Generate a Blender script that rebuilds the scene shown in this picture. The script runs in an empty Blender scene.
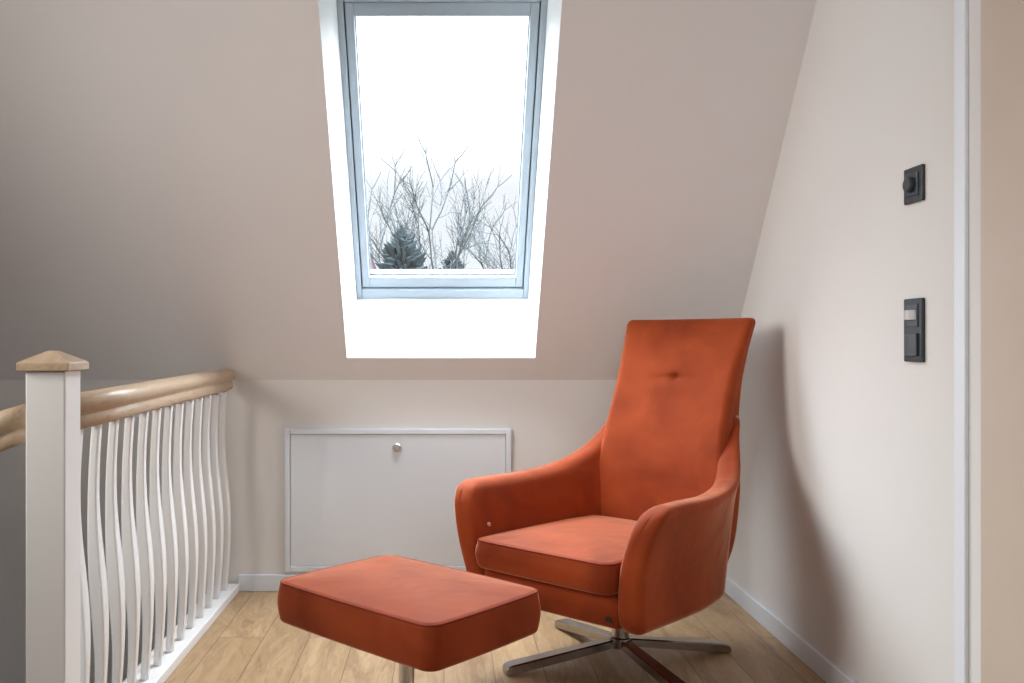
import bpy, bmesh, math, random
from math import sin, cos, pi, radians, sqrt, exp
from mathutils import Vector, Matrix
random.seed(7)
S = bpy.context.scene
COL = S.collection
try:
    S.view_settings.view_transform = 'Standard'
    S.view_settings.look = 'None'
except Exception: pass

# ---------------------------------------------------------------- materials
def mat_new(name):
    m = bpy.data.materials.new(name); m.use_nodes = True
    nt = m.node_tree
    return m, nt, nt.nodes, nt.links, nt.nodes['Principled BSDF']

def mat_plain(name, col, rough=0.5, metal=0.0, var=0.04, scale=6.0, bump=0.0, bscale=200.0, spec=None):
    m, nt, N, L, b = mat_new(name)
    b.inputs['Roughness'].default_value = rough
    b.inputs['Metallic'].default_value = metal
    if spec is not None: b.inputs['Specular IOR Level'].default_value = spec
    tc = N.new('ShaderNodeTexCoord')
    no = N.new('ShaderNodeTexNoise'); no.inputs['Scale'].default_value = scale
    no.inputs['Detail'].default_value = 4
    L.new(tc.outputs['Object'], no.inputs['Vector'])
    cr = N.new('ShaderNodeValToRGB')
    cr.color_ramp.elements[0].position = 0.3; cr.color_ramp.elements[1].position = 0.7
    cr.color_ramp.elements[0].color = tuple(c*(1-var) for c in col)+(1,)
    cr.color_ramp.elements[1].color = tuple(min(1,c*(1+var)) for c in col)+(1,)
    L.new(no.outputs['Fac'], cr.inputs['Fac'])
    L.new(cr.outputs['Color'], b.inputs['Base Color'])
    if bump > 0:
        n2 = N.new('ShaderNodeTexNoise'); n2.inputs['Scale'].default_value = bscale
        n2.inputs['Detail'].default_value = 3
        L.new(tc.outputs['Object'], n2.inputs['Vector'])
        bp = N.new('ShaderNodeBump'); bp.inputs['Strength'].default_value = bump
        bp.inputs['Distance'].default_value = 0.002
        L.new(n2.outputs['Fac'], bp.inputs['Height'])
        L.new(bp.outputs['Normal'], b.inputs['Normal'])
    return m

M_slope = mat_plain('plaster_slope', (0.745,0.73,0.735), 0.9, var=0.01, scale=2, bump=0.10, bscale=120)
M_knee = mat_plain('plaster_knee', (0.74,0.73,0.715), 0.9, var=0.01, scale=2, bump=0.10, bscale=120)
M_right = mat_plain('plaster_right', (0.72,0.71,0.695), 0.9, var=0.01, scale=2, bump=0.10, bscale=120)
M_white = mat_plain('white_lacquer', (0.80,0.80,0.80), 0.35, var=0.01, scale=3)
M_hatch = mat_plain('hatch_lacquer', (0.72,0.77,0.83), 0.4, var=0.01, scale=3)
M_rev = mat_plain('reveal_white', (0.74,0.765,0.79), 0.6, var=0.01)
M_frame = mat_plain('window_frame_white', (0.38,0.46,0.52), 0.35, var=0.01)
M_gap = mat_plain('gasket_dark', (0.07,0.09,0.10), 0.6)
M_black = mat_plain('switch_anthracite', (0.018,0.024,0.032), 0.35)
M_black2 = mat_plain('switch_face', (0.03,0.04,0.05), 0.3)
M_grey = mat_plain('switch_lens', (0.5,0.5,0.5), 0.3)
M_chrome = mat_plain('brushed_steel', (0.42,0.40,0.38), 0.16, metal=1.0, var=0.05, scale=40)
M_dark = mat_plain('dark_label', (0.02,0.02,0.02), 0.5)
M_tan = mat_plain('door_tan', (0.58,0.49,0.41), 0.6, var=0.02)
M_cas = mat_plain('casing_white', (0.78,0.83,0.89), 0.4, var=0.01)

def mat_wood(name, c1, c2, c3, axis='X', planks=False):
    m, nt, N, L, b = mat_new(name)
    b.inputs['Roughness'].default_value = 0.38
    tc = N.new('ShaderNodeTexCoord')
    mp = N.new('ShaderNodeMapping')
    L.new(tc.outputs['Object'], mp.inputs['Vector'])
    sc = (0.9, 9.0, 9.0) if axis == 'X' else (9.0, 1.3, 9.0)
    mp.inputs['Scale'].default_value = sc
    src = mp.outputs['Vector']
    if planks:
        br = N.new('ShaderNodeTexBrick')
        br.inputs['Scale'].default_value = 1.0
        br.inputs['Brick Width'].default_value = 1.6
        br.inputs['Row Height'].default_value = 0.16
        br.inputs['Mortar Size'].default_value = 0.0014
        br.inputs['Mortar Smooth'].default_value = 0.1
        br.inputs['Color1'].default_value = (0,0,0,1); br.inputs['Color2'].default_value = (1,1,1,1)
        br.inputs['Mortar'].default_value = (0.5,0.5,0.5,1)
        br.offset = 0.37
        if axis == 'Y':
            mr = N.new('ShaderNodeMapping'); mr.inputs['Rotation'].default_value = (0,0,pi/2)
            L.new(tc.outputs['Object'], mr.inputs['Vector']); L.new(mr.outputs['Vector'], br.inputs['Vector'])
        else:
            L.new(tc.outputs['Object'], br.inputs['Vector'])
        ad = N.new('ShaderNodeVectorMath'); ad.operation = 'MULTIPLY_ADD'
        L.new(br.outputs['Color'], ad.inputs[0]); ad.inputs[1].default_value = (7,5,3)
        L.new(mp.outputs['Vector'], ad.inputs[2])
        src = ad.outputs['Vector']
    n1 = N.new('ShaderNodeTexNoise'); n1.inputs['Scale'].default_value = 1.1
    n1.inputs['Detail'].default_value = 6; n1.inputs['Roughness'].default_value = 0.6
    n1.inputs['Distortion'].default_value = 1.2
    L.new(src, n1.inputs['Vector'])
    n2 = N.new('ShaderNodeTexNoise'); n2.inputs['Scale'].default_value = 12
    n2.inputs['Detail'].default_value = 5
    L.new(src, n2.inputs['Vector'])
    # cathedral grain rings
    wv = N.new('ShaderNodeMath'); wv.operation='MULTIPLY'; wv.inputs[1].default_value=60.0
    L.new(n1.outputs['Fac'], wv.inputs[0])
    sn = N.new('ShaderNodeMath'); sn.operation='SINE'; L.new(wv.outputs[0], sn.inputs[0])
    s2 = N.new('ShaderNodeMath'); s2.operation='MULTIPLY_ADD'; L.new(sn.outputs[0], s2.inputs[0]); s2.inputs[1].default_value=0.05
    L.new(n1.outputs['Fac'], s2.inputs[2])
    mx = N.new('ShaderNodeMath'); mx.operation = 'MULTIPLY_ADD'
    L.new(n2.outputs['Fac'], mx.inputs[0]); mx.inputs[1].default_value = 0.35
    L.new(s2.outputs[0], mx.inputs[2])
    cr = N.new('ShaderNodeValToRGB')
    e = cr.color_ramp.elements
    e[0].position = 0.42; e[0].color = c1+(1,)
    e[1].position = 0.92; e[1].color = c3+(1,)
    x = e.new(0.66); x.color = c2+(1,)
    L.new(mx.outputs[0], cr.inputs['Fac'])
    out = cr.outputs['Color']
    if planks:
        hs = N.new('ShaderNodeMix'); hs.data_type = 'RGBA'; hs.blend_type = 'MULTIPLY'
        hs.inputs['Factor'].default_value = 1.0
        L.new(out, hs.inputs['A'])
        r2 = N.new('ShaderNodeValToRGB')
        r2.color_ramp.elements[0].color = (0.84,0.82,0.80,1); r2.color_ramp.elements[1].color = (1.05,1.05,1.05,1)
        L.new(br.outputs['Color'], r2.inputs['Fac']); L.new(r2.outputs['Color'], hs.inputs['B'])
        m2 = N.new('ShaderNodeMix'); m2.data_type = 'RGBA'
        L.new(br.outputs['Fac'], m2.inputs['Factor'])
        L.new(hs.outputs['Result'], m2.inputs['A'])
        m2.inputs['B'].default_value = (0.12,0.07,0.03,1)
        out = m2.outputs['Result']
    L.new(out, b.inputs['Base Color'])
    bp = N.new('ShaderNodeBump'); bp.inputs['Strength'].default_value = 0.15
    bp.inputs['Distance'].default_value = 0.001
    L.new(n2.outputs['Fac'], bp.inputs['Height']); L.new(bp.outputs['Normal'], b.inputs['Normal'])
    return m
M_floor = mat_wood('oak_floor', (0.235,0.140,0.068), (0.385,0.250,0.130), (0.50,0.345,0.195), 'Y', True)
M_oak = mat_wood('oak_rail', (0.34,0.235,0.15), (0.47,0.345,0.23), (0.55,0.425,0.30), 'Y')

def mat_velvet():
    m, nt, N, L, b = mat_new('orange_velvet')
    b.inputs['Roughness'].default_value = 0.8
    b.inputs['Specular IOR Level'].default_value = 0.2
    b.inputs['Sheen Weight'].default_value = 1.0
    b.inputs['Sheen Roughness'].default_value = 0.30
    b.inputs['Sheen Tint'].default_value = (1.0,0.58,0.40,1)
    tc = N.new('ShaderNodeTexCoord')
    n1 = N.new('ShaderNodeTexNoise'); n1.inputs['Scale'].default_value = 4
    n1.inputs['Detail'].default_value = 5; n1.inputs['Distortion'].default_value = 0.8
    L.new(tc.outputs['Object'], n1.inputs['Vector'])
    cr = N.new('ShaderNodeValToRGB')
    cr.color_ramp.elements[0].position = 0.3; cr.color_ramp.elements[1].position = 0.72
    cr.color_ramp.elements[0].color = (0.215,0.030,0.006,1)
    cr.color_ramp.elements[1].color = (0.375,0.064,0.014,1)
    L.new(n1.outputs['Fac'], cr.inputs['Fac']); L.new(cr.outputs['Color'], b.inputs['Base Color'])
    n2 = N.new('ShaderNodeTexNoise'); n2.inputs['Scale'].default_value = 9; n2.inputs['Detail'].default_value = 2
    n3 = N.new('ShaderNodeTexNoise'); n3.inputs['Scale'].default_value = 500
    L.new(tc.outputs['Object'], n2.inputs['Vector']); L.new(tc.outputs['Object'], n3.inputs['Vector'])
    b1 = N.new('ShaderNodeBump'); b1.inputs['Strength'].default_value = 0.35; b1.inputs['Distance'].default_value = 0.012
    b2 = N.new('ShaderNodeBump'); b2.inputs['Strength'].default_value = 0.2; b2.inputs['Distance'].default_value = 0.001
    L.new(n2.outputs['Fac'], b1.inputs['Height']); L.new(n3.outputs['Fac'], b2.inputs['Height'])
    L.new(b1.outputs['Normal'], b2.inputs['Normal']); L.new(b2.outputs['Normal'], b.inputs['Normal'])
    return m
M_velvet = mat_velvet()
M_seam = mat_plain('velvet_seam', (0.22,0.026,0.008), 0.9)

def mat_glass():
    m, nt, N, L, b = mat_new('window_glass')
    N.remove(b)
    o = N['Material Output']
    t = N.new('ShaderNodeBsdfTransparent'); t.inputs['Color'].default_value = (0.96,0.98,0.99,1)
    g = N.new('ShaderNodeBsdfGlossy'); g.inputs['Roughness'].default_value = 0.02
    x = N.new('ShaderNodeMixShader')
    x.inputs['Fac'].default_value = 0.05
    L.new(t.outputs[0], x.inputs[1]); L.new(g.outputs[0], x.inputs[2]); L.new(x.outputs[0], o.inputs['Surface'])
    return m
M_glass = mat_glass()

# ---------------------------------------------------------------- helpers
def empty(name, loc=(0,0,0), rz=0.0, mtx=None):
    o = bpy.data.objects.new(name, None); COL.objects.link(o)
    if mtx is not None: o.matrix_world = mtx
    else:
        o.location = loc; o.rotation_euler = (0,0,rz)
    o.empty_display_size = 0.1
    return o
def mesh_obj(name, verts, faces, mat, parent=None, smooth=False, bevel=0, seg=2):
    me = bpy.data.meshes.new(name); me.from_pydata([tuple(v) for v in verts], [], faces)
    bm = bmesh.new(); bm.from_mesh(me); bmesh.ops.recalc_face_normals(bm, faces=bm.faces); bm.to_mesh(me); bm.free()
    me.update()
    o = bpy.data.objects.new(name, me); COL.objects.link(o)
    me.materials.append(mat)
    if parent: o.parent = parent
    if smooth:
        for p in me.polygons: p.use_smooth = True
    if bevel:
        md = o.modifiers.new('bevel','BEVEL'); md.width = bevel; md.segments = seg; md.limit_method = 'ANGLE'
        for p in me.polygons: p.use_smooth = True
        w = o.modifiers.new('wn','WEIGHTED_NORMAL')
    return o
BF = [(0,1,2,3),(4,7,6,5),(0,4,5,1),(1,5,6,2),(2,6,7,3),(3,7,4,0)]
def box(name, a, b, mat, parent=None, bevel=0, seg=2):
    (x0,y0,z0),(x1,y1,z1) = a,b
    v = [(x0,y0,z0),(x1,y0,z0),(x1,y1,z0),(x0,y1,z0),(x0,y0,z1),(x1,y0,z1),(x1,y1,z1),(x0,y1,z1)]
    return mesh_obj(name, v, BF, mat, parent, bevel=bevel, seg=seg)
def quads(name, qs, mat, parent=None):
    v=[];f=[]
    for q in qs:
        n=len(v); v+=list(q); f.append(tuple(range(n,n+len(q))))
    me = bpy.data.meshes.new(name); me.from_pydata([tuple(p) for p in v],[],f); me.update()
    o = bpy.data.objects.new(name, me); COL.objects.link(o); me.materials.append(mat)
    if parent: o.parent=parent
    return o
def rrect(w, h, r, nc=6, nx=10, ny=10):
    """closed rounded-rect ring, half extents w,h"""
    r = min(r, w*0.999, h*0.999); pts=[]
    cs = [(w-r,h-r,0),(-w+r,h-r,90),(-w+r,-h+r,180),(w-r,-h+r,270)]
    for k,(cx,cy,a0) in enumerate(cs):
        for i in range(nc+1):
            a = radians(a0+90*i/nc); pts.append((cx+r*cos(a), cy+r*sin(a)))
        # side to next
        nx_ = cs[(k+1)%4]; a1 = radians(nx_[2])
        p0 = pts[-1]; p1 = (nx_[0]+r*cos(a1), nx_[1]+r*sin(a1))
        n = nx if k%2==0 else ny
        for i in range(1,n):
            t=i/n; pts.append((p0[0]*(1-t)+p1[0]*t, p0[1]*(1-t)+p1[1]*t))
    return pts
def loft(name, rings, mat, parent=None, cap0=True, cap1=True, smooth=True):
    n=len(rings[0]); v=[p for r in rings for p in r]; f=[]
    for k in range(len(rings)-1):
        for i in range(n):
            j=(i+1)%n; f.append((k*n+i,k*n+j,(k+1)*n+j,(k+1)*n+i))
    if cap0: f.append(tuple(range(n))[::-1])
    if cap1: f.append(tuple((len(rings)-1)*n+i for i in range(n)))
    return mesh_obj(name, v, f, mat, parent, smooth=smooth)
def interp(xs, ys, x):
    """monotone-ish hermite interpolation"""
    if x<=xs[0]: return ys[0]
    if x>=xs[-1]: return ys[-1]
    i=0
    while x>xs[i+1]: i+=1
    def sl(k):
        if k==0: return (ys[1]-ys[0])/(xs[1]-xs[0])
        if k==len(xs)-1: return (ys[-1]-ys[-2])/(xs[-1]-xs[-2])
        a=(ys[k]-ys[k-1])/(xs[k]-xs[k-1]); b=(ys[k+1]-ys[k])/(xs[k+1]-xs[k])
        if a*b<=0: return 0
        return 2*a*b/(a+b)
    h=xs[i+1]-xs[i]; t=(x-xs[i])/h; m0=sl(i)*h; m1=sl(i+1)*h
    return (2*t**3-3*t*t+1)*ys[i]+(t**3-2*t*t+t)*m0+(-2*t**3+3*t*t)*ys[i+1]+(t**3-t*t)*m1
def tube(name, pts, rad, mat, parent=None, cyclic=False, res=3):
    cu = bpy.data.curves.new(name,'CURVE'); cu.dimensions='3D'; cu.bevel_depth=rad; cu.bevel_resolution=res
    sp=cu.splines.new('POLY'); sp.points.add(len(pts)-1)
    for i,p in enumerate(pts): sp.points[i].co=(p[0],p[1],p[2],1)
    sp.use_cyclic_u=cyclic; cu.use_fill_caps=True
    o=bpy.data.objects.new(name,cu); COL.objects.link(o); cu.materials.append(mat)
    if parent: o.parent=parent
    return o
def cyl(name, c, r, h, mat, parent=None, n=40, axis='Z', bev=0.0):
    prof=[(r-bev,0),(r,bev),(r,h-bev),(r-bev,h)] if bev else [(r,0),(r,h)]
    rings=[]
    for (rr,z) in prof:
        ring=[]
        for i in range(n):
            a=2*pi*i/n; p=(rr*cos(a), rr*sin(a), z)
            if axis=='X': p=(z,p[0],p[1])
            if axis=='Y': p=(p[0],z,p[1])
            ring.append((p[0]+c[0],p[1]+c[1],p[2]+c[2]))
        rings.append(ring)
    o=loft(name,rings,mat,parent,smooth=False)
    for p in o.data.polygons: p.use_smooth = len(p.vertices)==4
    md=o.modifiers.new('es','EDGE_SPLIT'); md.split_angle=radians(40)
    return o

# ---------------------------------------------------------------- room constants
H=1.05; YW=3.80; ZK=0.89; TH=1.349; XR=1.19; XL=-2.9; YB=-1.6; ZC=2.5
th=math.atan(TH); YC=YW-(ZC-ZK)/TH
def slopeY(z): return YW-(z-ZK)/TH
# floor: main landing + strip in front of stair well
XO=-0.955
quads('floor', [[(XO,YB,0),(XR+0.02,YB,0),(XR+0.02,YW,0),(XO,YW,0)],
                [(XL,YB,0),(XO,YB,0),(XO,0.9,0),(XL,0.9,0)]], M_floor)
quads('ceiling', [[(XL,YB,ZC),(XR+0.02,YB,ZC),(XR+0.02,YC,ZC),(XL,YC,ZC)]], M_slope)
quads('wall_left', [[(XL,YB,-2.7),(XL,YW,-2.7),(XL,YW,ZK),(XL,YC,ZC),(XL,YB,ZC)]], M_knee)
quads('wall_rear', [[(XL,YB,0),(XR+0.02,YB,0),(XR+0.02,YB,ZC),(XL,YB,ZC)]], M_knee)
quads('wall_knee', [[(XL,YW,-2.7),(XO,YW,-2.7),(XO,YW,ZK),(XL,YW,ZK)],[(XO,YW,-0.0),(XR+0.02,YW,-0.0),(XR+0.02,YW,ZK),(XO,YW,ZK)]], M_knee)
# right wall (with door opening between Y 0.95..2.03)
YD1=2.03; YD0=1.05; ZD=2.2
quads('wall_right', [[(XR,YD1,0),(XR,YW,0),(XR,YW,ZK),(XR,slopeY(ZD),ZD),(XR,YD1,ZD)],
                     [(XR,YD1,ZD),(XR,slopeY(ZD),ZD),(XR,YC,ZC),(XR,YB,ZC),(XR,YB,ZD)],
                     [(XR,YB,0),(XR,YD0,0),(XR,YD0,ZD),(XR,YB,ZD)],
                     [(XR,YD0,0),(XR,YD1,0),(XR,YD1,ZD),(XR,YD0,ZD)]], M_right)
# stair well shell below
quads('wall_stairwell', [[(XO,0.9,-2.7),(XO,YW,-2.7),(XO,YW,-0.001),(XO,0.9,-0.001)],
                         [(XL,0.9,-2.7),(XO,0.9,-2.7),(XO,0.9,-0.001),(XL,0.9,-0.001)],
                         [(XL,0.9,-2.7),(XO,0.9,-2.7),(XO,YW,-2.7),(XL,YW,-2.7)]], M_knee)

# ---------------------------------------------------------------- sloped wall + roof window
hx0,hx1=-0.402,0.377
hbY=3.730; hbZ=ZK+(YW-hbY)*TH
htZ=2.285; htY=slopeY(htZ)
def SP(x,z): return (x,slopeY(z),z)
quads('wall_slope', [[SP(XL,ZK),SP(hx0,ZK),SP(hx0,hbZ),SP(hx0,htZ),SP(hx0,ZC),SP(XL,ZC)],
                     [SP(hx1,ZK),SP(XR,ZK),SP(XR,ZC),SP(hx1,ZC),SP(hx1,htZ),SP(hx1,hbZ)],
                     [SP(hx0,ZK),SP(hx1,ZK),SP(hx1,hbZ),SP(hx0,hbZ)],
                     [SP(hx0,htZ),SP(hx1,htZ),SP(hx1,ZC),SP(hx0,ZC)]], M_slope)
# frame local coordinate system: origin at bottom middle of frame outer, u=X, v=up slope, w=outward
fo=Vector((-0.0065,3.92,H+0.192))
vv=Vector((0,-cos(th),sin(th))); ww=Vector((0,sin(th),cos(th)))
FW=0.3725; FL=1.275
def F(u,v,w): return fo+Vector((u,0,0))+vv*v+ww*w
win=empty('window_1', mtx=Matrix(((1,0,0,fo.x),(0,vv.y,ww.y,fo.y),(0,vv.z,ww.z,fo.z),(0,0,0,1))))
def wb(name,a,b,mat,bev=0.004):
    return box(name,a,b,mat,win,bevel=bev)
# reveal lining
A=[SP(hx0,hbZ),SP(hx1,hbZ),SP(hx1,htZ),SP(hx0,htZ)]
B=[tuple(F(-FW,0,0)),tuple(F(FW,0,0)),tuple(F(FW,FL,0)),tuple(F(-FW,FL,0))]
inv=win.matrix_world.inverted()
def loc(p): return tuple(inv@Vector(p))
Al=[loc(p) for p in A]; Bl=[loc(p) for p in B]
quads('reveal_lining',[[Al[i],Al[(i+1)%4],Bl[(i+1)%4],Bl[i]] for i in range(4)],M_rev,win)
# outer fixed frame
o=0.022
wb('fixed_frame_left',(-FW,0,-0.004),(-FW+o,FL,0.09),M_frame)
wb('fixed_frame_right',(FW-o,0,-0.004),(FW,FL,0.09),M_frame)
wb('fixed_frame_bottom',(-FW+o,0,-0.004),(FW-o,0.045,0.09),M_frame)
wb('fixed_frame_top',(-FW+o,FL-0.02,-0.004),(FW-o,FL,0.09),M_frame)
wb('gasket_left',(-FW+o,0.045,0.022),(-FW+o+0.004,FL-0.02,0.08),M_gap,0)
wb('gasket_right',(FW-o-0.004,0.045,0.022),(FW-o,FL-0.02,0.08),M_gap,0)
wb('gasket_bottom',(-FW+o,0.045,0.022),(FW-o,0.049,0.08),M_gap,0)
s0=FW-o-0.004; s1=s0-0.032
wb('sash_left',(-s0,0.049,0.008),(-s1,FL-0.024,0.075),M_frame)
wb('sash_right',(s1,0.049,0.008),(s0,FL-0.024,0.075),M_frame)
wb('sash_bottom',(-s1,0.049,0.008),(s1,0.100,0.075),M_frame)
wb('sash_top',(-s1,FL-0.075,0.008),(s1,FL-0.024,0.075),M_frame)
wb('glazing_gasket_bottom',(-s1,0.100,0.03),(s1,0.105,0.06),M_gap,0)
wb('glazing_gasket_left',(-s1,0.100,0.03),(-s1+0.003,FL-0.075,0.06),M_gap,0)
wb('glazing_gasket_right',(s1-0.003,0.100,0.03),(s1,FL-0.075,0.06),M_gap,0)
wb('glazing_gasket_top',(-s1,FL-0.079,0.03),(s1,FL-0.075,0.06),M_gap,0)
quads('pane',[[(-s1,0.100,0.045),(s1,0.100,0.045),(s1,FL-0.075,0.045),(-s1,FL-0.075,0.045)]],M_glass,win)

# ---------------------------------------------------------------- trim
box('baseboard_knee',(XO+0.09,YW-0.014,0),(XR,YW,0.07),M_hatch,bevel=0.003)
box('baseboard_right',(XR-0.014,YD1+0.055,0),(XR,YW-0.014,0.07),M_hatch,bevel=0.003)
# door casing at right + tan door
dr=empty('door_1',(0,0,0))
box('casing',(XR-0.013,2.035,0),(XR-0.001,2.078,2.27),M_cas,dr,bevel=0.002)
box('rebate',(XR-0.004,1.985,0),(XR-0.001,2.034,2.2),M_right,dr,bevel=0.001)
box('leaf',(XR-0.010,1.05,0.005),(XR-0.001,1.98,2.19),M_tan,dr,bevel=0.002)
cyl('handle_rose',(XR-0.020,1.11,1.05),0.026,0.01,M_chrome,dr,axis='X')
tube('handle_lever',[(XR-0.012,1.11,1.05),(XR-0.055,1.11,1.05),(XR-0.058,1.14,1.05),(XR-0.058,1.23,1.05)],0.009,M_chrome,dr)

# ---------------------------------------------------------------- hatch on knee wall
ht=empty('wall_access_hatch',(0,YW,0))
x0,x1,z0,z1=-0.671,0.283,0.083,0.684; fw=0.022
box('frame_left',(x0,-0.014,z0),(x0+fw,-0.0005,z1),M_hatch,ht,bevel=0.002)
box('frame_right',(x1-fw,-0.014,z0),(x1,-0.0005,z1),M_hatch,ht,bevel=0.002)
box('frame_bottom',(x0+fw,-0.014,z0),(x1-fw,-0.0005,z0+fw),M_hatch,ht,bevel=0.002)
box('frame_top',(x0+fw,-0.014,z1-fw),(x1-fw,-0.0005,z1),M_hatch,ht,bevel=0.002)
box('panel',(x0+fw+0.002,-0.009,z0+fw+0.002),(x1-fw-0.002,-0.0005,z1-fw-0.002),M_hatch,ht,bevel=0.002)
M_knob=mat_plain('knob_nickel',(0.75,0.75,0.75),0.3,metal=1.0)
cyl('knob',(-0.198,-0.021,0.605),0.019,0.013,M_knob,ht,axis='Y',bev=0.004)
cyl('knob_core',(-0.198,-0.0225,0.605),0.006,0.004,M_grey,ht,axis='Y')

# ---------------------------------------------------------------- switches on right wall
def frame_sw(name,yc,zc,hh):
    e=empty(name,(XR,yc,zc))
    box('plate',(-0.010,-0.044,-hh),(0,0.044,hh),M_black,e,bevel=0.003)
    return e
e=frame_sw('dimmer_switch',2.268,1.446,0.045)
box('insert',(-0.014,-0.029,-0.029),(-0.008,0.029,0.029),M_black2,e,bevel=0.002)
cyl('dial',(-0.026,0,0),0.020,0.014,M_black2,e,axis='X',bev=0.003)
e=frame_sw('motion_sensor_switch',2.268,1.080,0.080)
box('rocker',(-0.016,-0.029,-0.066),(-0.008,0.029,-0.008),M_black2,e,bevel=0.002)
box('sensor_insert',(-0.013,-0.029,0.008),(-0.008,0.029,0.066),M_black2,e,bevel=0.002)
lv=[];lf=[];n=14
for zz in (0.026,0.05):
    for i in range(n+1):
        a=-pi/2+pi*i/n; lv.append((-0.012-0.014*cos(a),0.024*sin(a),zz))
for i in range(n): lf.append((i,i+1,n+1+i+1,n+1+i))
lf.append(tuple(range(n+1))); lf.append(tuple(range(n+1,2*n+2)))
mesh_obj('sensor_lens',lv,lf,M_grey,e)

# ---------------------------------------------------------------- stair railing
rl=empty('stair_railing',(-0.90,0,0))
# newel (local X centre 0)
nx=0.045; ny0,ny1=2.03,2.12; nyc=2.075
box('newel_post',(-nx,ny0,-0.25),(nx,ny1,0.985),M_white,rl,bevel=0.004)
def pyr(name,cx,cy,h0,h1,h2,a,b,mat):
    v=[]
    for (z,s) in ((h0,a),(h1,a),(h1+0.004,a-0.006),(h2,b)):
        v+=[(cx-s,cy-s,z),(cx+s,cy-s,z),(cx+s,cy+s,z),(cx-s,cy+s,z)]
    f=[(3,2,1,0),(12,13,14,15)]
    for k in range(3):
        for i in range(4):
            j=(i+1)%4; f.append((4*k+i,4*k+j,4*k+4+j,4*k+4+i))
    return mesh_obj(name,v,f,mat,rl,bevel=0.002)
pyr('newel_cap',0,nyc,0.985,1.003,1.030,0.059,0.010,M_oak)
# handrail profile: ring in (x,z)
def rail_ring(c, d, sc=1.0):
    # profile points (x,z) around centre
    pr=[(-0.020,-0.043),(0.020,-0.043),(0.024,-0.036),(0.024,-0.018),(0.020,-0.012),(0.020,-0.006),(0.030,0.002),(0.034,0.014),
        (0.033,0.026),(0.026,0.036),(0.014,0.042),(0,0.044),(-0.014,0.042),(-0.026,0.036),(-0.033,0.026),(-0.034,0.014),
        (-0.030,0.002),(-0.020,-0.006),(-0.020,-0.012),(-0.024,-0.018),(-0.024,-0.036)]
    d=Vector(d).normalized(); side=d.cross(Vector((0,0,1))).normalized(); up=side.cross(d)
    c=Vector(c)
    return [tuple(c+side*(x*sc)+up*(z*sc)) for x,z in pr]
rings=[rail_ring((0,y,0.880+0.011*(y-2.12)),(0,1,0.011)) for y in (2.118,2.6,3.2,3.60)]
rings+= [rail_ring((0,3.69,0.898),(0,1,0.0)),rail_ring((0,3.735,0.897),(0,1,-0.06),0.98),rail_ring((0,3.748,0.895),(0,1,-0.1),0.9)]
loft('handrail',rings,M_oak,rl)
# stair handrail descending to the left
cp=[(-0.043,2.075,0.868),(-0.10,2.075,0.852),(-0.16,2.07,0.826),(-0.24,2.05,0.78),(-0.45,1.98,0.63),(-0.9,1.85,0.30),(-1.5,1.7,-0.15),(-1.98,1.6,-0.5)]
rings=[]
for i,p in enumerate(cp):
    a=Vector(cp[max(0,i-1)]); b=Vector(cp[min(len(cp)-1,i+1)]); rings.append(rail_ring(p,b-a))
loft('stair_handrail',rings,M_oak,rl)
box('bottom_rail',(-0.045,2.12,0.0),(0.04,3.785,0.035),M_white,rl,bevel=0.004)
box('stringer_fascia',(-0.075,2.03,-0.25),(-0.056,3.798,0.02),M_white,rl,bevel=0.003)
# wavy balusters: S shaped flat bars with swelling width
for k in range(13):
    yc=2.215+0.1225*k
    rings=[]
    for i in range(41):
        t=i/40; z=0.034+t*(0.852-0.034)
        off=-0.010*sin(2*pi*(1-t))
        wx=0.011+0.006*exp(-((t-0.45)/0.22)**2)
        wy=0.012+0.010*exp(-((t-0.45)/0.22)**2)
        rings.append([(off+px,yc+py,z) for px,py in rrect(wx,wy,0.005,3,1,1)])
    loft('baluster_%d'%(k+1),rings,M_white,rl)
# ---------------------------------------------------------------- cushions
def cushion(name,w,d,z0,z1,cr,er,crown,bulge,mat,parent,oy=0.0,taper=0.0,ox=0.0,slope=0.0):
    rings=[]
    def ring(inset,z,b=0.0,s=1.0):
        pts=rrect(w-inset,d-inset,max(0.004,cr-inset),8,16,16)
        out=[]
        for x,y in pts:
            nx_=x/w; ny_=y/d
            # bowed sides
            x2=x+b*math.copysign(1,x)*(1-min(1,abs(ny_))**2)*min(1,abs(nx_))**6
            y2=y+b*math.copysign(1,y)*(1-min(1,abs(nx_))**2)*min(1,abs(ny_))**6
            out.append((x2*s+ox,y2*s+oy,z+slope*y2*s))
        return out
    n=7
    # bottom centre -> out
    for s in (0.02,0.5,0.9): rings.append(ring(er+taper,z0,bulge,s))
    for i in range(n+1):
        a=pi/2*i/n; rings.append(ring(er*(1-sin(a))+taper*(1-i/n*0.2),z0+er*(1-cos(a)),bulge))
    m=6
    for i in range(1,m):
        t=i/m; rings.append(ring(taper*(1-t)*0.8-0.006*sin(pi*t),z0+er+(z1-z0-2*er)*t,bulge))
    for i in range(n+1):
        a=pi/2*i/n; rings.append(ring(er*(1-cos(a)),z1-er+er*sin(a),bulge))
    for i in range(1,14):
        s=1-i/13*0.985
        rings.append(ring(er,z1+crown*(1-s**2.5),bulge,s))
    o=loft(name,rings,mat,parent)
    pr=ring(er*0.25,z1-er*0.28,bulge)
    return o,pr

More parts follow.
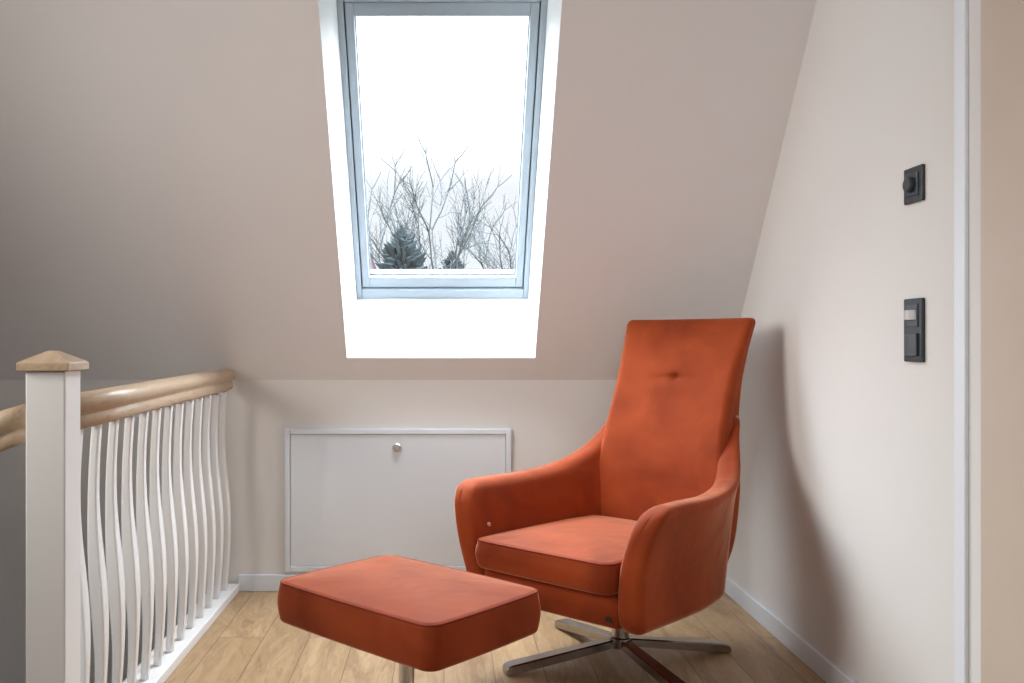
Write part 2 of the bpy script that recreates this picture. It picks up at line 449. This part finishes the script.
RZ=radians(-43)
def star_base(parent,cx,cy,angs,rad,ztop,colr,zc0=0.07):
    for i,a in enumerate(angs):
        a=radians(a); dx,dy=cos(a),sin(a); px,py=-dy,dx
        rings=[]
        for t in [0,0.1,0.3,0.5,0.7,0.85,0.95,0.985,1.0]:
            r=0.02+t*(rad-0.02); hw=0.019+0.008*t; top=0.082-0.052*t; bot=0.058-0.056*t**0.9
            bot=max(0.004,bot)
            if t>0.95: hw*=0.93 if t<1 else 0.8; top-=0.003 if t<1 else 0.009
            rings.append([(cx+dx*r+px*s*hw, cy+dy*r+py*s*hw, z) for s,z in ((-1,bot),(1,bot),(1,top-0.004),(0.8,top),(-0.8,top),(-1,top-0.004))])
        loft('star_leg_%d'%(i+1),rings,M_chrome,parent,smooth=False)
        cyl('glide_%d'%(i+1),(cx+dx*(rad-0.025),cy+dy*(rad-0.025),0.0),0.012,0.012,M_dark,parent,n=20)
    cyl('hub',(cx,cy,0.052),0.038,0.036,M_chrome,parent,bev=0.004)
    cyl('column',(cx,cy,0.085),colr,ztop-0.085,M_knob if colr<0.025 else M_chrome,parent)

# ---------------------------------------------------------------- ottoman
ot=empty('ottoman',(-0.100,2.402,0),RZ)
o_,pr=cushion('cushion',0.296,0.215,0.290,0.404,0.040,0.018,0.016,0.007,M_velvet,ot)
tube('piping',pr,0.0026,M_seam,ot,cyclic=True)
cyl('mount_plate',(0,0,0.272),0.09,0.02,M_dark,ot)
star_base(ot,0,0,[43+15,43+105,43+195,43+285],0.27,0.275,0.021)

# ---------------------------------------------------------------- armchair (local x = r, local y = backwards)
ch=empty('swivel_armchair',(0.578,2.952,0),RZ)
star_base(ch,0,0,[195.4+43,15.4+43,112+43,292+43],0.40,0.245,0.028)
cyl('swivel_plate',(0,0,0.232),0.11,0.016,M_dark,ch)
# under-seat box
cushion('seat_base',0.262,0.335,0.243,0.352,0.05,0.02,0.0,0.004,M_velvet,ch,oy=-0.075,taper=0.02)
o_,pr=cushion('seat_cushion',0.248,0.325,0.345,0.437,0.04,0.020,0.016,0.006,M_velvet,ch,oy=-0.130,slope=-0.02)
tube('seat_piping',pr,0.0024,M_seam,ch,cyclic=True)
# back slab
def back_y(z): return interp([0.243,0.44,0.60,0.75,0.95,1.134],[0.225,0.262,0.285,0.318,0.385,0.462],z)
def back_w(z): return interp([0.243,0.40,0.55,0.72,0.90,1.02,1.134],[0.215,0.250,0.255,0.236,0.229,0.236,0.248],z)
def back_t(z): return interp([0.243,0.44,0.60,0.75,0.95,1.134],[0.050,0.070,0.072,0.062,0.046,0.032],z)
BX=0.012
def back_ring(z,ins=0.0,sc=1.0):
    w=back_w(z)-ins; t=back_t(z)-ins
    pts=rrect(w,t,min(0.028,t*0.7),6,44,6)
    out=[]
    for x,y in pts:
        x*=sc; y*=sc
        q=x/w
        cv=0.030*(1-q*q)            # curved shell
        yy=back_y(z)+y+cv-0.015
        if y<0: # front face: softly padded with tuft line
            pad=0.010*(1-q**4)*interp([0.3,0.55,0.75,0.9,1.134],[0,0.8,1,0.7,0.0],z)
            yy-=pad
            cz=0.925-0.010*(q*1.6)**2
            k=exp(-(x/0.085)**4)
            yy+=0.0055*k*exp(-((z-cz)/0.009)**2)
            yy-=0.004*exp(-(x/0.11)**2)*(exp(-((z-cz-0.035)/0.022)**2)+exp(-((z-cz+0.035)/0.022)**2))
            rr2=(x/0.016)**2+((z-cz)/0.014)**2
            yy+=0.014*exp(-rr2)
        out.append((x+BX,yy,z))
    return out
rings=[back_ring(0.243,0.02,s) for s in (0.1,0.6)]+[back_ring(0.243,0.02)]
z=0.255
while z<1.112: rings.append(back_ring(z)); z+=0.0055
for i in range(0,7):
    a=pi/2*i/6; rings.append(back_ring(1.112+0.022*sin(a),0.018*(1-cos(a))))
rings+=[back_ring(1.134,0.018,s) for s in (0.9,0.6,0.1)]
loft('backrest',rings,M_velvet,ch)
# arms
ZB=0.238
def ztop(f): return interp([-0.36,-0.33,-0.28,-0.22,-0.12,0.0,0.15,0.30,0.385,0.44],[0.86,0.785,0.715,0.665,0.625,0.606,0.600,0.603,0.603,0.600],f)
def ffront(z): return interp([0.238,0.30,0.45,0.53,0.58,0.61],[0.385,0.41,0.435,0.425,0.395,0.345],z)
def fback(z): return -interp([0.238,0.45,0.60,0.75,0.88],[0.20,0.255,0.285,0.315,0.36],z)
def rcen(u,t):
    bot=interp([0,0.5,0.8,1.0],[0.272,0.278,0.260,0.215],u)
    top=interp([0,0.35,0.65,0.85,1.0],[0.350,0.352,0.325,0.275,0.216],u)
    return bot+(top-bot)*(0.35*t+0.65*t**2.2)
def arm(sgn,name):
    rings=[]; NU=56
    us=[0.0,0.0,0.0,0.004,0.012,0.022,0.034,0.05]+[0.05+0.95*i/NU for i in range(1,NU+1)]
    for k,u in enumerate(us):
        d=u*0.72
        rr=0.026
        q=1 if d>=rr else sqrt(max(0,1-(1-d/rr)**2))
        ins=rr*(1-q)
        fm=0.42+(-0.34-0.42)*u
        zt=ztop(fm); thk=interp([0,0.5,0.8,1],[0.037,0.040,0.040,0.034],u)-ins
        zb=ZB+ins; zt2=zt-ins
        hh=(zt2-zb)/2; zc=(zt2+zb)/2
        ring=[]
        sc=(0.05,0.5)[k] if k<2 else 1.0
        for (s,zz) in rrect(max(0.006,thk),hh,min(0.030,thk*0.8),5,5,30):
            z=zc+zz; t=(z-ZB)/(zt-ZB); t=max(0,min(1,t))
            f=ffront(z)*(1-u)+fback(z)*u
            r=rcen(u,t)
            th_=s*(1.0+0.10*(1-t))*sc
            ring.append((sgn*(r+th_)+BX*u,-f,z))
        rings.append(ring)
    return loft(name,rings,M_velvet,ch)
arm(-1,'armrest_left'); arm(1,'armrest_right')
box('brand_tag',(0.203,-0.404,0.268),(0.221,-0.385,0.284),M_dark,ch)
cyl('recline_button',(-0.262,-0.36,0.47),0.007,0.006,M_knob,ch,n=20,axis='X',bev=0.001)

# ---------------------------------------------------------------- outside: trees, neighbour roofs
M_bark=mat_plain('bark_haze',(0.052,0.059,0.064),0.95,spec=0.0)
M_con=mat_plain('conifer_haze',(0.020,0.027,0.030),0.95,var=0.3,scale=3,spec=0.0)
M_roof=mat_plain('roof_tiles',(0.030,0.024,0.026),0.9,spec=0.0)
M_gr=mat_plain('grass',(0.03,0.045,0.025),0.95)
def tree(name,loc_,h,seed,spread=1.0,mat=M_bark,lv=5,rmin=0.02,dens=0.62,wid=1.0):
    rnd=random.Random(seed); V=[];Fc=[]
    def seg(a,b,ra,rb):
        d=(b-a).normalized(); s=d.orthogonal().normalized(); t=d.cross(s); n=len(V); K=4
        for c,r in ((a,ra),(b,rb)):
            for i in range(K):
                an=2*pi*i/K; V.append(c+s*(r*cos(an))+t*(r*sin(an)))
        for i in range(K):
            j=(i+1)%K; Fc.append((n+i,n+j,n+K+j,n+K+i))
    def grow(p,d,L,r,l):
        n=4; q=p
        for i in range(n):
            d=(d+Vector((rnd.uniform(-.16,.16),rnd.uniform(-.16,.16),rnd.uniform(.0,.10)))).normalized()
            e=q+d*(L/n); seg(q,e,max(rmin,r*(1-0.08*i)),max(rmin,r*(1-0.08*(i+1)))); q=e
            if 0<l<lv and rnd.random()<dens:
                ax=Vector((rnd.uniform(-1,1),rnd.uniform(-1,1),rnd.uniform(-.2,.5))).normalized()
                grow(q,(d+ax*0.85*spread).normalized(),L*rnd.uniform(.45,.65),r*0.45,l+1)
        if l<lv:
            k=2 if l>0 else 6
            for j in range(k):
                a=2*pi*(j+rnd.random()*0.6)/k
                s=d.orthogonal().normalized(); t=d.cross(s)
                nd=(d+(s*cos(a)+t*sin(a))*rnd.uniform(0.4,0.9)*spread).normalized()
                grow(q,nd,L*(0.62 if l==0 else rnd.uniform(.66,.82)),r*(0.5 if l==0 else 0.66),l+1)
    grow(Vector((0,0,0)),Vector((0,0,1)),h*0.52,h*0.022,0)
    zs=sorted(v.z for v in V); zm=zs[int(len(zs)*0.98)]; k=h/zm
    V[:]=[Vector((v.x*k*wid,v.y*k*wid,v.z*k)) for v in V]
    o=mesh_obj(name,V,Fc,mat); o.location=loc_; return o
tree('bare_tree',(0.15,38,-4),12.3,3,1.0,rmin=0.011,wid=0.95,dens=0.5)
tree('bare_tree.001',(5.6,58,-4),13.8,11,1.0,rmin=0.014,dens=0.42)
def conifer(name,loc_,h,R):
    V=[];Fc=[];rnd=random.Random(5)
    L=60
    for l in range(L):
        t=l/L; z0=h*(0.1+0.89*t); r=R*(1-t)**0.7
        nb=30
        for b in range(nb):
            a=2*pi*(b+rnd.random())/nb; rr=r*rnd.uniform(.35,1.3); n=len(V)
            d=Vector((cos(a),sin(a),0)); s=Vector((-sin(a),cos(a),0)); w=0.05+0.04*rr
            up=rnd.uniform(0.0,.35)
            V.extend([Vector((0,0,z0+0.15)),d*rr*0.6+s*w+Vector((0,0,z0+up*.5)),d*rr+Vector((0,0,z0+up)),d*rr*0.6-s*w+Vector((0,0,z0+up*.5)),d*rr*.5+Vector((0,0,z0-0.3))])
            Fc.extend([(n,n+1,n+2),(n,n+2,n+3),(n+1,n+4,n+2),(n+3,n+2,n+4)])
    n=len(V)
    for zz,rr in ((0,0.16),(h,0.02)):
        for i in range(6): V.append(Vector((rr*cos(i*pi/3),rr*sin(i*pi/3),zz)))
    for i in range(6): Fc.append((n+i,n+(i+1)%6,n+6+(i+1)%6,n+6+i))
    o=mesh_obj(name,V,Fc,M_con); o.location=loc_; return o
conifer('conifer_tree',(-1.10,24.0,-4),8.05,2.4)
conifer('conifer_tree.001',(0.75,78,-4),13.0,4.2)
# neighbour houses with pitched roofs
nh=empty('neighbour_house',(4.0,95,-4))
box('walls',(-9,-4,0),(12,4,8.0),mat_plain('brick_haze',(0.04,0.035,0.035),0.9),nh)
mesh_obj('roof',[(-9.4,-4.4,7.9),(12.4,-4.4,7.9),(12.4,0,12.8),(-9.4,0,12.8),(-9.4,4.4,7.9),(12.4,4.4,7.9)],[(0,1,2,3),(3,2,5,4),(0,3,4),(1,5,2)],M_roof,nh)
nh2=empty('neighbour_house.001',(-5.0,16.5,-4))
box('walls',(-4,-2.6,0),(3.3,2.6,5.0),M_roof,nh2)
mesh_obj('roof',[(-4,-3.0,4.9),(4.25,-3.0,4.9),(3.62,0,6.75),(-4,0,6.75),(-4,3.0,4.9),(4.25,3.0,4.9)],[(0,1,2,3),(3,2,5,4),(0,3,4),(1,5,2)],M_roof,nh2)
quads('ground_outside',[[(-80,4.5,-4),(80,4.5,-4),(80,160,-4),(-80,160,-4)]],M_gr)

# ---------------------------------------------------------------- world + lights
# overcast sky: luminance rises from the horizon towards the zenith
w=bpy.data.worlds.new('overcast_sky'); S.world=w; w.use_nodes=True
nt=w.node_tree; bg=nt.nodes['Background']
tc=nt.nodes.new('ShaderNodeTexCoord'); sx=nt.nodes.new('ShaderNodeSeparateXYZ')
nt.links.new(tc.outputs['Generated'],sx.inputs[0])
mr=nt.nodes.new('ShaderNodeMapRange'); mr.interpolation_type='SMOOTHSTEP'
mr.inputs['From Min'].default_value=0.16; mr.inputs['From Max'].default_value=0.75
mr.inputs['To Min'].default_value=1.06; mr.inputs['To Max'].default_value=36.0
nt.links.new(sx.outputs['Z'],mr.inputs['Value'])
rp=nt.nodes.new('ShaderNodeValToRGB')
rp.color_ramp.elements[0].position=0.0; rp.color_ramp.elements[0].color=(0.90,0.95,1.0,1)
rp.color_ramp.elements[1].position=0.6; rp.color_ramp.elements[1].color=(0.90,0.95,1.0,1)
nt.links.new(sx.outputs['Z'],rp.inputs['Fac'])
nt.links.new(rp.outputs['Color'],bg.inputs['Color'])
nt.links.new(mr.outputs['Result'],bg.inputs['Strength'])

def area(name,locv,target,sx_,sy_,energy,col,spread=180):
    l=bpy.data.lights.new(name,'AREA'); l.shape='RECTANGLE'; l.size=sx_; l.size_y=sy_
    l.energy=energy; l.color=col; l.spread=radians(spread)
    o=bpy.data.objects.new(name,l); COL.objects.link(o); o.location=locv
    o.rotation_euler=(Vector(target)-Vector(locv)).to_track_quat('-Z','Y').to_euler()
    return o
# portal at the roof window (sampling aid for sky light)
po=area('window_portal',F(0,FL/2,0.12),F(0,FL/2,-1),2*FW,FL,1,(1,1,1)); po.data.cycles.is_portal=True
area('side_window_light',(-2.5,1.45,1.85),(1.19,3.0,0.95),1.0,1.0,14,(1.0,0.965,0.92),80)
area('room_fill_light',(0.6,-1.2,2.1),(0.6,3.3,1.3),1.4,1.0,20,(1.0,0.975,0.95))  # unseen fill added behind the camera to lift the sloped wall

# ---------------------------------------------------------------- camera
cam=bpy.data.cameras.new('camera'); co=bpy.data.objects.new('camera',cam); COL.objects.link(co)
co.location=(0,0,H); co.rotation_euler=(pi/2,0,0)
cam.sensor_width=36; cam.lens=900/1024*36; cam.shift_x=0.0664; cam.shift_y=0.0005
cam.clip_start=0.05; cam.clip_end=500
S.camera=co
